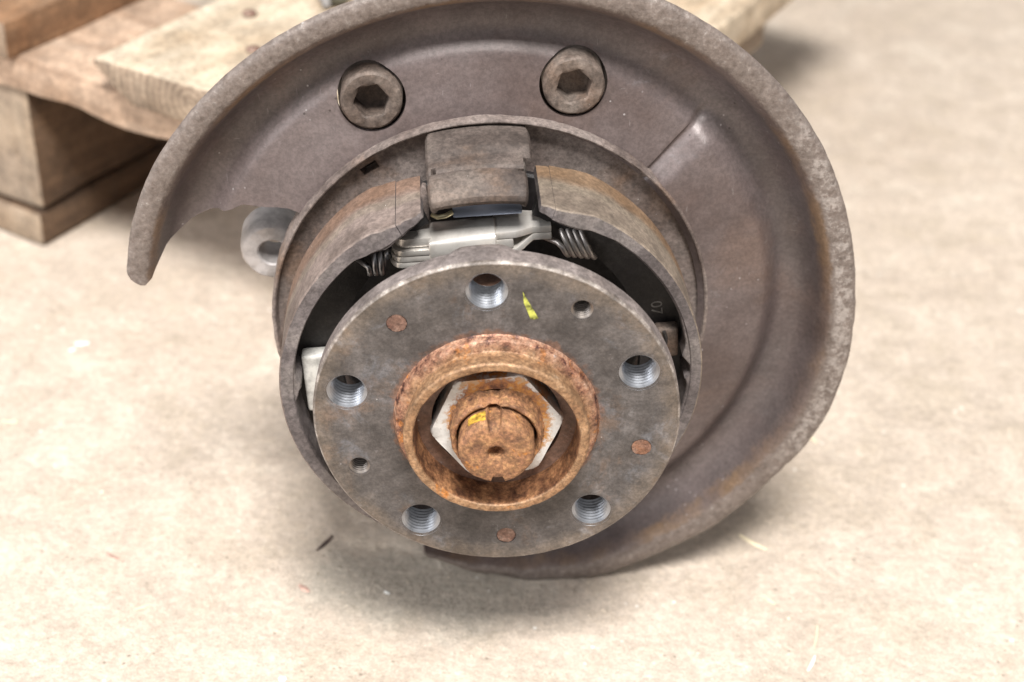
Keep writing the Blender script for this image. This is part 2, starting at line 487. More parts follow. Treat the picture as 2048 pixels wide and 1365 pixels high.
M['text'] = plain('grey_stamp_paint', (0.22, 0.21, 0.20), 0.7, 0.0, 300, 0.2)
M['cast'] = mat_dusty('dark_cast_iron', (0.06, 0.05, 0.045), (0.10, 0.085, 0.075), (0.15, 0.125, 0.11), (0.16, 0.09, 0.05), 0.5)
M['floor'] = mat_floor()
M['wood'] = mat_wood('pale_pallet_wood', (0.55, 0.465, 0.36), (0.48, 0.395, 0.295), (0.37, 0.285, 0.20), 1)
M['wood_a'] = mat_wood('pinkish_pallet_wood', (0.50, 0.38, 0.29), (0.41, 0.295, 0.215), (0.28, 0.185, 0.125), 0)
M['wood_brown'] = mat_wood('brown_pallet_wood', (0.33, 0.20, 0.115), (0.24, 0.135, 0.073), (0.14, 0.075, 0.04), 1)
M['wood_shade'] = mat_wood('brown_wood_with_shade', (0.17, 0.105, 0.062), (0.105, 0.064, 0.038), (0.05, 0.03, 0.02), 1)  # brown wood darkened to paint the shade of the fork openings
M['wood_block'] = mat_wood('grey_brown_block_wood', (0.36, 0.285, 0.21), (0.29, 0.22, 0.155), (0.20, 0.14, 0.093), 2, grey=0.3)
M['endgrain'] = mat_wood('weathered_end_grain', (0.40, 0.315, 0.235), (0.29, 0.22, 0.16), (0.18, 0.13, 0.095), 1, rings=True, grey=0.35)
M['splinter'] = plain('pale_splinter_wood', (0.80, 0.70, 0.50), 0.7, 0, 200, 0.15)
M['chipdark'] = plain('dark_bark', (0.07, 0.045, 0.04), 0.8, 0, 400, 0.4)
M['chipred'] = plain('reddish_rust_flake', (0.44, 0.29, 0.24), 0.8, 0, 400, 0.3)
M['paper'] = plain('white_paper', (0.85, 0.84, 0.82), 0.8, 0, 200, 0.05)
M['grit'] = plain('sand_grain', (0.60, 0.52, 0.42), 0.8, 0, 60, 0.4)
M['greyplate'] = plain('grey_galvanised_plate', (0.42, 0.43, 0.46), 0.5, 0.3, 90, 0.15)
M['olive'] = plain('dark_olive_rubber', (0.10, 0.095, 0.07), 0.7, 0, 90, 0.2)


# ------------------------------------------------------------------ mesh helpers
def link(name, bm, mat, parent=None, mtx=None, smooth=35, scale=MM):
    """bm in millimetres -> mesh object in metres"""
    me = bpy.data.meshes.new(name)
    if scale != 1:
        bmesh.ops.scale(bm, vec=(scale,) * 3, verts=bm.verts)
    bm.to_mesh(me)
    bm.free()
    mats = mat if isinstance(mat, (list, tuple)) else [mat]
    for m in mats:
        me.materials.append(M[m])
    if smooth is not None:
        me.polygons.foreach_set('use_smooth', [True] * len(me.polygons))
        me.set_sharp_from_angle(angle=rad(smooth))
    o = bpy.data.objects.new(name, me)
    COL.objects.link(o)
    if parent is not None:
        o.parent = parent
    if mtx is not None:
        o.matrix_basis = mtx
    return o


def lathe(prof, segs=96, t0=0.0, t1=2 * PI, jit=0.0, nsc=0.12, fr=None, fz=None, bm=None, cx=0, cy=0, seed=0.0):
    """prof: (r, z) list; revolve about Z. jit = radial noise amplitude in mm."""
    bm = bm or bmesh.new()
    full = abs((t1 - t0) - 2 * PI) < 1e-6
    n = segs if full else segs + 1
    rings = []
    for i in range(n):
        t = t0 + (t1 - t0) * i / segs
        row = []
        for (r, z) in prof:
            rr, zz = r, z
            if fr:
                rr = fr(t, rr, zz)
            if fz:
                zz = fz(t, r, zz)
            x, y = rr * math.cos(t), rr * math.sin(t)
            if jit:
                q = noise.noise(Vector((x * nsc + seed, y * nsc, zz * nsc * 1.7)))
                q += 0.6 * noise.noise(Vector((x * nsc * 3 + seed, y * nsc * 3, zz * nsc * 4)))
                s = 1 + jit * q / max(rr, 1)
                x, y, zz = x * s, y * s, zz + jit * 0.6 * q
            row.append(bm.verts.new((x + cx, y + cy, zz)))
        rings.append(row)
    for i in range(n if full else n - 1):
        a, b = rings[i], rings[(i + 1) % n]
        for j in range(len(prof) - 1):
            bm.faces.new((a[j], b[j], b[j + 1], a[j + 1]))
    return bm, rings


def fix_normals(bm):
    bmesh.ops.recalc_face_normals(bm, faces=bm.faces)
    return bm


def box(bm, x0, x1, y0, y1, z0, z1, mi=0):
    v = [bm.verts.new(p) for p in ((x0, y0, z0), (x1, y0, z0), (x1, y1, z0), (x0, y1, z0), (x0, y0, z1), (x1, y0, z1), (x1, y1, z1), (x0, y1, z1))]
    fs = []
    for q in ((3, 2, 1, 0), (4, 5, 6, 7), (0, 1, 5, 4), (2, 3, 7, 6), (1, 2, 6, 5), (3, 0, 4, 7)):
        f = bm.faces.new([v[i] for i in q])
        f.material_index = mi
        fs.append(f)
    return v, fs


def bevel_all(bm, w, seg=2):
    bmesh.ops.bevel(bm, geom=list(bm.edges), offset=w, segments=seg, profile=0.6, affect='EDGES')
    return bm


def tube(bm, pts, r, sides=10, closed_ends=True):
    rings = []
    n = len(pts)
    up = Vector((0, 0, 1))
    prev = None
    for i, p in enumerate(pts):
        d = (Vector(pts[min(i + 1, n - 1)]) - Vector(pts[max(i - 1, 0)])).normalized()
        if prev is None:
            a = d.cross(up if abs(d.dot(up)) < 0.9 else Vector((1, 0, 0))).normalized()
        else:
            a = (prev - d * prev.dot(d)).normalized()
        prev = a
        b = d.cross(a)
        rings.append([bm.verts.new(Vector(p) + (a * math.cos(2 * PI * k / sides) + b * math.sin(2 * PI * k / sides)) * r) for k in range(sides)])
    for i in range(n - 1):
        for k in range(sides):
            bm.faces.new((rings[i][k], rings[i][(k + 1) % sides], rings[i + 1][(k + 1) % sides], rings[i + 1][k]))
    if closed_ends:
        bm.faces.new(rings[0][::-1])
        bm.faces.new(rings[-1])
    return bm


def prism(bm, outline, z0, z1):
    """extrude a 2-D outline (x, y) from z0 to z1"""
    a = [bm.verts.new((x, y, z0)) for x, y in outline]
    b = [bm.verts.new((x, y, z1)) for x, y in outline]
    n = len(outline)
    bm.faces.new(a[::-1])
    bm.faces.new(b)
    for i in range(n):
        bm.faces.new((a[i], a[(i + 1) % n], b[(i + 1) % n], b[i]))
    fix_normals(bm)
    return bm


def boolean_cut(o, cutter_bm):
    bmesh.ops.scale(cutter_bm, vec=(MM,) * 3, verts=cutter_bm.verts)
    fix_normals(cutter_bm)
    me = bpy.data.meshes.new('cut')
    cutter_bm.to_mesh(me)
    cutter_bm.free()
    c = bpy.data.objects.new('cut', me)
    COL.objects.link(c)
    c.matrix_world = o.matrix_world
    bpy.context.view_layer.update()
    c.matrix_world = o.matrix_world
    md = o.modifiers.new('cut', 'BOOLEAN')
    md.operation = 'DIFFERENCE'
    md.solver = 'EXACT'
    md.object = c
    bpy.context.view_layer.update()
    dg = bpy.context.evaluated_depsgraph_get()
    new = bpy.data.meshes.new_from_object(o.evaluated_get(dg))
    o.modifiers.clear()
    o.data = new
    bpy.data.objects.remove(c)
    new.polygons.foreach_set('use_smooth', [True] * len(new.polygons))
    new.set_sharp_from_angle(angle=rad(35))


def lerp_tab(tab, x):
    if x <= tab[0][0]:
        return tab[0][1]
    for (a, va), (b, vb) in zip(tab, tab[1:]):
        if x <= b:
            k = (x - a) / (b - a)
            k = k * k * (3 - 2 * k)
            return va + (vb - va) * k
    return tab[-1][1]


def tag(o, label, cat, group=None, kind=None):
    o['label'] = label
    o['category'] = cat
    if group:
        o['group'] = group
    if kind:
        o['kind'] = kind
    return o


# ------------------------------------------------------------------ floor
bm = bmesh.new()
v = [bm.verts.new(p) for p in ((-4, -3, 0), (4, -3, 0), (4, 6, 0), (-4, 6, 0))]
bm.faces.new(v)
floor = link('floor', bm, 'floor', scale=1, smooth=None)
floor['kind'] = 'structure'

# ------------------------------------------------------------------ the wheel hub assembly
HUB_M = Matrix(((0.99503, -0.093485, 0.034303, -0.0039),
                (0.034189, -0.002819, -0.999411, 0.46597),
                (0.093526, 0.995617, 0.000391, 0.13826),
                (0, 0, 0, 1)))
BASE = Vector((0.004, 0.530, 0.0))
hub = bpy.data.objects.new('wheel_hub_assembly', None)
COL.objects.link(hub)
hub.location = BASE
hub.empty_display_size = 0.05
tag(hub, 'rusty car wheel hub with brake shoes and dust shield standing on the concrete floor', 'wheel hub')
bpy.context.view_layer.update()
TB = Matrix.Translation(-BASE)
MH = TB @ HUB_M                                   # hub frame (flange face z = 0, z towards the viewer)
MB = MH @ Matrix.Rotation(rad(3.2), 4, 'Y')        # brake frame, slightly toed against the flange


def hp(name, bm, mat, parent=None, smooth=35):
    """part in the hub frame"""
    if parent is None:
        return link(name, bm, mat, hub, MH.copy(), smooth)
    return link(name, bm, mat, parent, Matrix.Identity(4), smooth)


def bp(name, bm, mat, parent=None, smooth=35):
    """part in the brake frame"""
    if parent is None:
        return link(name, bm, mat, hub, MB.copy(), smooth)
    return link(name, bm, mat, parent, Matrix.Identity(4), smooth)


# ---- dust shield (dished ring sector with a turned-out rim)
R_OUT = [(-112, 121.0), (-105, 126.5), (-94, 134.0), (-83.5, 141.3), (-73, 146.4), (-62, 147.2), (-48, 149.6), (-37, 150.2), (-28, 152.6), (-22, 153.0),
         (-13, 151.8), (-3.6, 149.9), (2.8, 148.8), (11.6, 148.2), (19.7, 148.1), (29.5, 148.6), (41.6, 148.9), (50, 149.3), (62, 149.6), (75, 148.6),
         (90, 146.8), (107, 145.3), (121, 145.2), (138, 145.1), (147, 145.4), (156, 145.0), (165, 143.9), (168, 143.0)]


def smoothstep(a, b, x):
    k = max(0.0, min(1.0, (x - a) / (b - a)))
    return k * k * (3 - 2 * k)


# profile: (fraction or radius, z); radii up to 122 are fixed, the rim follows R_OUT
PROF = [(85.5, -72.6), (88, -72.5), (92, -72.8), (96, -73.4), (100, -74.2), (104, -75.0), (108, -75.6), (111, -76.0), (113.2, -76.9), (115.4, -79.2), (117.4, -81.0), (119.5, -81.8), (122, -82.0),
        (124.5, -81.9), (127, -81.4), (129.5, -80.4), (131.5, -78.6), (133, -76.6), (134.6, -73.0), (136, -69.2), (137.3, -66.4), (138.6, -65.2), (140.2, -64.6), (142.5, -64.2),
        (145, -64.1), (147, -64.4), (148.3, -65.1), (149, -66.4)]


def th_left(r):      # where the sheet is cut on the left
    return lerp_tab([(85, 143.2), (89.4, 143.6), (105.6, 147.9), (114, 152.3), (123, 156.2), (126.6, 159.1), (131.7, 161.4), (135, 164.2), (137, 166.6), (141, 167.8), (146, 167.2), (149, 166.0)], r)


def th_right(r):     # and at the bottom
    return lerp_tab([(85, -106.0), (100, -108.0), (115, -110.8), (122, -110.4), (127, -108.4), (135, -106.4), (149, -105.2)], r)


bm = bmesh.new()
pr_l = bm.verts.layers.float.new('profr')
NT = 560
rows = []
for i in range(NT + 1):
    row = []
    for (r, z) in PROF:
        u = i / NT
        t = 168.0 - 273.0 * u
        t += (th_left(r) - 168.0) * max(0.0, 1 - u / 0.2) + (th_right(r) + 105.0) * max(0.0, 1 - (1 - u) / 0.2)
        ro = lerp_tab(R_OUT, t)
        rr = r
        if r > 119.5:
            rr = 119.5 + (r - 119.5) * (ro - 119.5) / (149 - 119.5)
        zz = z
        # raised sector clockwise of the radial crease
        if r < 121:
            up = smoothstep(42.6, 37.5, t) * smoothstep(-75, -45, t)
            groove = smoothstep(43.9, 43.0, t) * smoothstep(41.0, 42.8, t)
            zz += (3.8 * up - 1.6 * groove) * smoothstep(122, 115, r) * smoothstep(84, 88, r)
            # gentle local dents
            zz += 0.5 * noise.noise(Vector((rr * 0.03, t * 0.035, 0.3)))
        else:
            zz += 0.45 * noise.noise(Vector((rr * 0.05, t * 0.12, 4.0)))
        # ragged edge and scale on the rim
        if r > 138:
            q = noise.noise(Vector((t * 0.55, r * 0.25, 1.0))) + 0.6 * noise.noise(Vector((t * 1.7, r * 0.6, 7.0)))
            zz += 0.22 * q
            if r > 147:
                rr += 0.16 * q
        a = rad(t)
        nv = bm.verts.new((rr * math.cos(a), rr * math.sin(a), zz))
        nv[pr_l] = r * 0.001
        row.append(nv)
    rows.append(row)
for i in range(NT):
    for j in range(len(PROF) - 1):
        bm.faces.new((rows[i][j], rows[i][j + 1], rows[i + 1][j + 1], rows[i + 1][j]))
fix_normals(bm)
if sum(f.normal.z for f in bm.faces) < 0:
    bmesh.ops.reverse_faces(bm, faces=bm.faces)
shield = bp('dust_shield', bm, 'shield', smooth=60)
sol = shield.modifiers.new('thickness', 'SOLIDIFY')
sol.thickness = 0.0018
sol.offset = -1

# ---- two caliper mounting bolts in round holes of the shield
BOLTS = [(104.8, 111.5), (105.0, 69.2)]
cut = bmesh.new()
for (r, t) in BOLTS:
    c = Vector((r * math.cos(rad(t)), r * math.sin(rad(t)), -76))
    bmesh.ops.create_cone(cut, cap_ends=True, segments=48, radius1=12.9, radius2=12.9, depth=30, matrix=Matrix.Translation(c))
bpy.context.view_layer.update()
boolean_cut(shield, cut)


def socket_bolt(r, t, hexrot, label):
    bm = bmesh.new()
    n = 48
    z1 = -72.0
    prof = [(11.6, -86), (11.7, z1 - 1.5), (11.4, z1 - 0.6), (10.6, z1), (7.35, z1)]
    _, rg = lathe(prof, n, bm=bm, jit=0.12, nsc=0.3, seed=t)
    # hexagon socket wall and floor
    hexo = []
    hexb = []
    for i in range(n):
        a = 2 * PI * i / n
        aa = (a - hexrot) % (PI / 3) - PI / 6
        rr = 6.05 / math.cos(aa)
        hexo.append(bm.verts.new((rr * math.cos(a), rr * math.sin(a), z1 - 0.7)))
        hexb.append(bm.verts.new((rr * math.cos(a), rr * math.sin(a), z1 - 8.5)))
    inner = [row[-1] for row in rg]
    for i in range(n):
        j = (i + 1) % n
        bm.faces.new((inner[i], inner[j], hexo[j], hexo[i]))
        bm.faces.new((hexo[i], hexo[j], hexb[j], hexb[i]))
    cv = bm.verts.new((0, 0, z1 - 10.5))
    for i in range(n):
        bm.faces.new((hexb[i], hexb[(i + 1) % n], cv))
    fix_normals(bm)
    bmesh.ops.translate(bm, vec=(r * math.cos(rad(t)), r * math.sin(rad(t)), 0), verts=bm.verts)
    o = bp('caliper_bolt', bm, 'bolt')
    o['label'] = label
    return o


socket_bolt(104.8, 111.5, rad(6), 'left socket-head bolt in the dust shield')
socket_bolt(105.0, 69.2, rad(12), 'right socket-head bolt in the dust shield')

# ---- backing plate: pan with a narrow raised lip
prof = [(30, -73), (60, -74), (72, -74.2), (80, -73.5), (83.8, -73.2), (85.7, -72.8), (86.2, -71.5), (86.4, -68.7), (86.7, -68.2), (87.2, -68.0), (87.8, -68.2), (88.1, -68.8), (88.2, -72.0), (88.3, -79.5), (60, -80.5), (30, -80.5)]
bm, rings = lathe(prof, 220, jit=0.26, nsc=0.2, cx=1.4, cy=0.6)
fix_normals(bm)
backing = bp('backing_plate', bm, 'back', smooth=50)
cut = bmesh.new()
a0, a1 = rad(118.5), rad(123.5)
ol = [(82.6 * math.cos(a0), 82.6 * math.sin(a0)), (82.6 * math.cos(a1), 82.6 * math.sin(a1)), (79.4 * math.cos(a1), 79.4 * math.sin(a1)), (79.0 * math.cos(a0), 79.0 * math.sin(a0))]
prism(cut, ol, -90, -60)
boolean_cut(backing, cut)

bm, _ = lathe([(24, -71.0), (64.5, -71.2), (65.6, -72.0), (65.8, -75)], 120, jit=0.2, nsc=0.1, cx=1.0)
bp('inner_shade_disc', fix_normals(bm), 'black', backing)  # added black disc, paints the shade behind the flange

# knuckle casting behind (carries everything)
bm = bmesh.new()
lathe([(20, -82), (80, -82), (84, -83), (84, -87), (60, -90), (58, -104), (46, -118), (42, -140), (38, -143), (0.1, -143)], 48, bm=bm, jit=0.8, nsc=0.05)
knuckle = bp('knuckle', fix_normals(bm), 'cast', smooth=50)
bm = bmesh.new()
box(bm, -52, -22, 62, 112, -116, -86.5)
bevel_all(bm, 5, 3)
bp('caliper_mount', bm, 'cast', knuckle)
bm = bmesh.new()
box(bm, 22, 52, 62, 112, -116, -86.5)
bevel_all(bm, 5, 3)
bp('caliper_mount', bm, 'cast', knuckle)

# pale lug with a bolt hole, left
LX, LY = -85.3, 26.5
bm = bmesh.new()
lathe([(5.5, -104), (5.5, -88.8), (6.2, -88.1), (11.2, -88.1), (12.1, -88.9), (12.9, -91), (13.3, -95), (13.4, -104), (12.6, -106), (5.5, -106), (5.5, -104)], 48, bm=bm, jit=0.35, nsc=0.15)
bmesh.ops.translate(bm, vec=(LX, LY, 0), verts=bm.verts)
lug = bp('mounting_lug', fix_normals(bm), 'alu', smooth=40)
lug['label'] = 'pale lug with a bolt hole'
bm = bmesh.new()
box(bm, LX + 8, -45, LY - 13, LY + 9, -106, -91.5)
bevel_all(bm, 3, 2)
bp('lug_arm', bm, 'cast', lug)


# ---- brake shoes
def shoe_strip(tab_o, tab_i, zf_tab, t_from, t_to, zb, n=90, chip=0.0, seed=0.0, mi_front=0, mi_top=0):
    """curved bar: outer radius / inner radius / front z as functions of angle"""
    bm = bmesh.new()
    secs = []
    for i in range(n + 1):
        t = t_from + (t_to - t_from) * i / n
        ro, ri, zf = lerp_tab(tab_o, t), lerp_tab(tab_i, t), lerp_tab(zf_tab, t)
        q = noise.noise(Vector((t * 0.9, seed, 0))) + 0.7 * noise.noise(Vector((t * 2.6, seed, 3)))
        e = 0.45 + chip * max(0.0, q)
        a = rad(t)
        sec = []
        for (r, z) in ((ri, zb), (ri, zf - 0.5), (ri + 0.4, zf), (ro - e, zf), (ro, zf - e), (ro, zf - 6), (ro, (zf + zb) / 2), (ro - 0.1, zb + 1.0), (ro - 1.0, zb)):
            d = 0.06 * noise.noise(Vector((t * 1.4, z * 0.3, seed)))
            sec.append(bm.verts.new(((r + d) * math.cos(a), (r + d) * math.sin(a), z)))
        secs.append(sec)
    m = len(secs[0])
    for i in range(n):
        for j in range(m):
            f = bm.faces.new((secs[i][j], secs[i][(j + 1) % m], secs[i + 1][(j + 1) % m], secs[i + 1][j]))
            f.material_index = mi_front if j in (0, 1, 2, 8) else mi_top
    bm.faces.new(secs[0]).material_index = mi_front
    bm.faces.new(secs[-1][::-1]).material_index = mi_front
    fix_normals(bm)
    return bm


def web(t_from, t_to, r_in_tab, r_out, z0, z1, n=60):
    bm = bmesh.new()
    ol = []
    for i in range(n + 1):
        a = rad(t_from + (t_to - t_from) * i / n)
        ol.append((r_out * math.cos(a), r_out * math.sin(a)))
    for i in range(n, -1, -1):
        t = t_from + (t_to - t_from) * i / n
        r = lerp_tab(r_in_tab, t)
        ol.append((r * math.cos(rad(t)), r * math.sin(rad(t))))
    prism(bm, ol, z0, z1)
    bmesh.ops.triangulate(bm, faces=[f for f in bm.faces if len(f.verts) > 4])
    return bm


# left shoe: from 107 deg (top) counter-clockwise to 252 deg
LO = [(106.5, 77.0), (112, 78.0), (117, 79.2), (121, 80.7), (126, 81.0), (252, 81.0)]
LI = [(106.5, 74.2), (110, 73.2), (115, 72.2), (119.5, 71.4), (123, 73.0), (128, 74.9), (140, 75.5), (165, 75.6), (172, 75.2), (175.6, 72.6), (179, 74.2), (182, 75.6), (252, 75.6)]
LZ = [(106.5, -28.5), (110, -25.0), (115, -22.8), (119, -22.0), (124, -22.0), (252, -22.0)]
shoe_l = bp('brake_shoe', shoe_strip([(106.5, 74.6), (112, 75.0), (121, 76.2), (252, 76.4)], LI, [(a, z - 0.6) for a, z in LZ], 107.0, 252, -58.5), 'shoe')
shoe_l['label'] = 'left brake shoe with cracked lining'
o = bp('brake_lining', shoe_strip(LO, [(106.5, 73.9), (119.5, 72.6), (124, 73.6), (130, 75.3), (252, 76.0)], LZ, 113.75, 252, -58.0, 110, 0.5, 1.0, 0, 1), ['shoe', 'lining_l'], shoe_l)
o = bp('brake_lining', shoe_strip(LO, [(106.5, 74.0), (119.5, 72.6)], LZ, 106.8, 113.55, -57.0, 20, 0.5, 2.0, 0, 1), ['shoe', 'lining_l'], shoe_l)
bp('shoe_web', web(107.5, 250, [(107, 66), (120, 64), (140, 60), (180, 58), (250, 60)], 76.0, -43, -38.5), 'black', shoe_l)
bm = bmesh.new()
prism(bm, [(-22.3, 62), (-19.6, 63), (-19.0, 73.5), (-20.0, 76.6), (-21.4, 76.8), (-22.3, 74.5)], -45, -40)
bevel_all(bm, 0.7, 2)
bp('web_tab', bm, 'back', shoe_l)

# right shoe: from 75.5 deg clockwise to -72 deg
RO = [(-72, 80.0), (20, 80.0), (45, 80.4), (60, 80.8), (63.5, 80.2), (67.5, 79.2), (71, 78.8), (76, 78.0)]
RI = [(-72, 74.6), (-6, 74.6), (-3.8, 73.6), (-1.6, 75.6), (1, 75.2), (4.4, 72.6), (9, 74.4), (20, 75.0), (52, 75.2), (58, 74.4), (63, 72.8), (68, 73.0), (72, 74.3), (76, 75.2)]
RZ = [(-72, -24.0), (20, -24.0), (58, -23.0), (66, -22.0), (70, -22.0), (73.5, -24.0), (76, -26.5)]
shoe_r = bp('brake_shoe', shoe_strip([(-72, 75.6), (60, 76.2), (70, 76.0), (76, 75.4)], RI, [(a, z - 0.6) for a, z in RZ], -72, 74.3, -57.5), 'shoe')
shoe_r['label'] = 'right brake shoe with beige lining'
bp('brake_lining', shoe_strip(RO, [(-72, 75.2), (50, 75.6), (58, 74.6), (63, 73.6), (68, 73.6), (76, 75.0)], RZ, -72, 70.85, -57.0, 110, 0.35, 5.0, 0, 1), ['shoe', 'lining_r'], shoe_r)
bp('brake_lining', shoe_strip(RO, [(66, 73.6), (76, 75.0)], RZ, 70.95, 74.5, -56.0, 14, 0.3, 6.0, 0, 1), ['shoe', 'lining_r'], shoe_r)
bp('shoe_web', web(-70, 74, [(-70, 60), (0, 58), (40, 60), (60, 62), (74, 66)], 75.6, -43, -38.5), 'black', shoe_r)

# stamped number on the right web
cu = bpy.data.curves.new('stamp', 'FONT')
cu.body = '07'
cu.size = 6.2 * MM
cu.extrude = 0.05 * MM
cu.align_x = 'CENTER'
cu.align_y = 'CENTER'
tmp = bpy.data.objects.new('stamp_tmp', cu)
COL.objects.link(tmp)
bpy.context.view_layer.update()
me = bpy.data.meshes.new_from_object(tmp.evaluated_get(bpy.context.evaluated_depsgraph_get()))
bpy.data.objects.remove(tmp)
me.materials.append(M['text'])
st = bpy.data.objects.new('stamped_number', me)
COL.objects.link(st)
st.parent = shoe_r
st.matrix_basis = Matrix.Translation((67.0 * MM * math.cos(rad(17.0)), 67.0 * MM * math.sin(rad(17.0)), -38.4 * MM)) @ Matrix.Rotation(rad(-86), 4, 'Z')
st['label'] = 'pale number 07 stamped on the shoe web'

# hold-down clips seen left and right behind the flange
bm = bmesh.new()
box(bm, -72.4, -61.5, -13, 13.0, -38, -31)
bevel_all(bm, 1.6, 3)
bp('hold_down_clip', bm, 'white', shoe_l)
bm = bmesh.new()
box(bm, 63.0, 72.0, 0.5, 13.8, -38, -32)
bevel_all(bm, 1.6, 3)
bp('hold_down_clip', bm, 'bracket', shoe_r)
bm = bmesh.new()
tube(bm, [(66.2, 13.0, -31.6), (67.0, 10.0, -31.6), (66.9, 7.0, -31.6)], 0.7, 8)
bp('clip_slot', bm, 'black', shoe_r)

# ---- anchor bracket at the top
prof = [(86.0, -71), (86.0, -66), (85.9, -60), (85.7, -55.5), (85.1, -53.4), (83.9, -52.0), (83.2, -49), (82.9, -45.5), (82.5, -44.2), (81.5, -43.4), (81.5, -42.6), (82.5, -41.6), (82.7, -39.0), (82.2, -35), (80.9, -32), (79.8, -29.6), (78.2, -28.2), (76.2, -27.9), (74.6, -28.8), (73.7, -30.6), (73.4, -32.6)]
bm = bmesh.new()
NX = 44
rows = []
for i in range(NX + 1):
    s = -1 + 2 * i / NX
    row = []
    for k, (y, z) in enumerate(prof):
        half = 19.6 if z < -43 else 18.1
        off = 0.0 if z < -43 else -1.2
        # rounded lower corners
        if k >= 14:
            half -= (k - 14) ** 2 * 0.09
        if k == 0:
            half -= 0.6
        x = half * s + off
        yy = y - (x * x) / (2 * 110.0)
        # the side cheeks fold down
        edge = max(0.0, abs(s) - 0.93) / 0.07
        yy -= 1.8 * edge ** 2
        zz = z - (1.5 * edge ** 2 if k > 13 else 0)
        q = noise.noise(Vector((x * 0.25, y * 0.3, z * 0.2)))
        row.append(bm.verts.new((x, yy + 0.15 * q, zz + 0.1 * q)))
    rows.append(row)
for i in range(NX):
    s = -1 + 2 * (i + 0.5) / NX
    for j in range(len(prof) - 1):
        zc = (prof[j][1] + prof[j + 1][1]) / 2
        # side notches
        if -46.6 < zc < -41.0 and (s < -0.80 and s > -0.93):
            continue
        if -48 < zc < -40.0 and s > 0.84:
            continue
        bm.faces.new((rows[i][j], rows[i][j + 1], rows[i + 1][j + 1], rows[i + 1][j]))
loose = [v for v in bm.verts if not v.link_faces]
bmesh.ops.delete(bm, geom=loose, context='VERTS')
fix_normals(bm)
if sum(f.normal.y + f.normal.z for f in bm.faces) < 0:
    bmesh.ops.reverse_faces(bm, faces=bm.faces)
bracket = bp('anchor_bracket', bm, 'bracket', smooth=50)
sol = bracket.modifiers.new('thickness', 'SOLIDIFY')
sol.thickness = 0.0032
sol.offset = -1
bv = bracket.modifiers.new('soft', 'BEVEL')
bv.width = 0.0005
bv.segments = 2
# body under the bracket
bm = bmesh.new()
box(bm, -17, 17, 70, 80.5, -72, -46)
bevel_all(bm, 2, 2)
bp('anchor_block', bm, 'cast', bracket)
bm = bmesh.new()
box(bm, -11, 14.5, 64.6, 69.6, -44, -38.0)
bevel_all(bm, 0.9, 2)
bp('spring_bar', bm, 'blue', bracket)
bm = bmesh.new()
tube(bm, [(-18.5, 66.5, -38.5), (-16.5, 66.2, -36.8), (-13.5, 66.8, -36.5), (-11.0, 67.6, -37.5)], 0.9, 10)
bp('cable_end', bm, 'brass', bracket)

# ---- shoe adjuster
bm = bmesh.new()
n = 24
secs = []
for x in (-20.5, -19.8, 3.9, 4.4):
    sh = 0.0 if -20 < x < 4.2 else 0.5
    sec = []
    for k in range(n):
        a = 2 * PI * k / n
        ca, sa = math.cos(a), math.sin(a)
        py = math.copysign(abs(ca) ** 0.55, ca) * (5.4 - sh)
        pz = math.copysign(abs(sa) ** 0.55, sa) * (8.2 - sh)
        sec.append(bm.verts.new((x, 55.4 + py + 0.03 * x, -39.2 + pz)))
    secs.append(sec)
for i in range(len(secs) - 1):
    for k in range(n):
        bm.faces.new((secs[i][k], secs[i][(k + 1) % n], secs[i + 1][(k + 1) % n], secs[i + 1][k]))
bm.faces.new(secs[0])
bm.faces.new(secs[-1])
fix_normals(bm)
adj = bp('shoe_adjuster', bm, 'silver', smooth=45)
adj['label'] = 'silver shoe adjuster between the springs'


def plate(pts, y0, y1, bev=0.5):
    """flat plate outline in x/z, thickness along y"""
    bm = bmesh.new()
    a = [bm.verts.new((x, y0, z)) for x, z in pts]
    b = [bm.verts.new((x, y1, z)) for x, z in pts]
    n = len(pts)
    bm.faces.new(a)
    bm.faces.new(b)
    for i in range(n):
        bm.faces.new((a[i], a[(i + 1) % n], b[(i + 1) % n], b[i]))
    fix_normals(bm)
    bevel_all(bm, bev, 2)
    return bm


def fork_outline(x0, x1, z0, z1, r=4.5, left=True):
    pts = []
    zc = (z0 + z1) / 2
    h = (z1 - z0) / 2
    for k in range(9):
        a = PI / 2 + PI * k / 8
        pts.append((x0 + r + r * math.cos(a), zc + h * math.sin(a)))
    pts += [(x1, z0), (x1, z1)]
    return pts


for k in range(3):
    bm = plate(fork_outline(-35.5 + 0.5 * k, -19.0, -47.5, -31.8 + 0.25 * k), 48.4 + 2.6 * k, 50.75 + 2.6 * k, 0.75)
    bp('fork_leaf', bm, 'silver', adj)
bm = plate(fork_outline(-33.5, -19.0, -47.0, -32.6), 56.3, 60.2, 1.2)
bp('fork_cap', bm, 'silver', adj)
# right-hand fork: two cranked leaves that meet in a flat tongue
for (ya, yb, yt, lo) in ((57.4, 60.2, 57.6, 0), (50.2, 53.0, 54.6, 1)):
    bm = bmesh.new()
    xs = [3.8, 11.5, 14.5, 18.0, 24.8]
    secs = []
    for x in xs:
        k = smoothstep(11.5, 18.0, x)
        y0 = ya + (yt - ya) * k
        y1 = y0 + (yb - ya)
        zf = -33.0 - 2.5 * k
        zb = -50 + 2.0 * k
        secs.append([bm.verts.new((x, y0, zb)), bm.verts.new((x, y0, zf)), bm.verts.new((x, y1, zf)), bm.verts.new((x, y1, zb))])
    for i in range(len(xs) - 1):
        for q in range(4):
            bm.faces.new((secs[i][q], secs[i][(q + 1) % 4], secs[i + 1][(q + 1) % 4], secs[i + 1][q]))
    bm.faces.new(secs[0])
    bm.faces.new(secs[-1])
    fix_normals(bm)
    bevel_all(bm, 0.5, 2)
    bp('fork_leaf', bm, 'silver', adj, 50)
bm = bmesh.new()
box(bm, 3.6, 10.6, 53.2, 57.2, -47, -33.0)
bevel_all(bm, 0.7, 2)
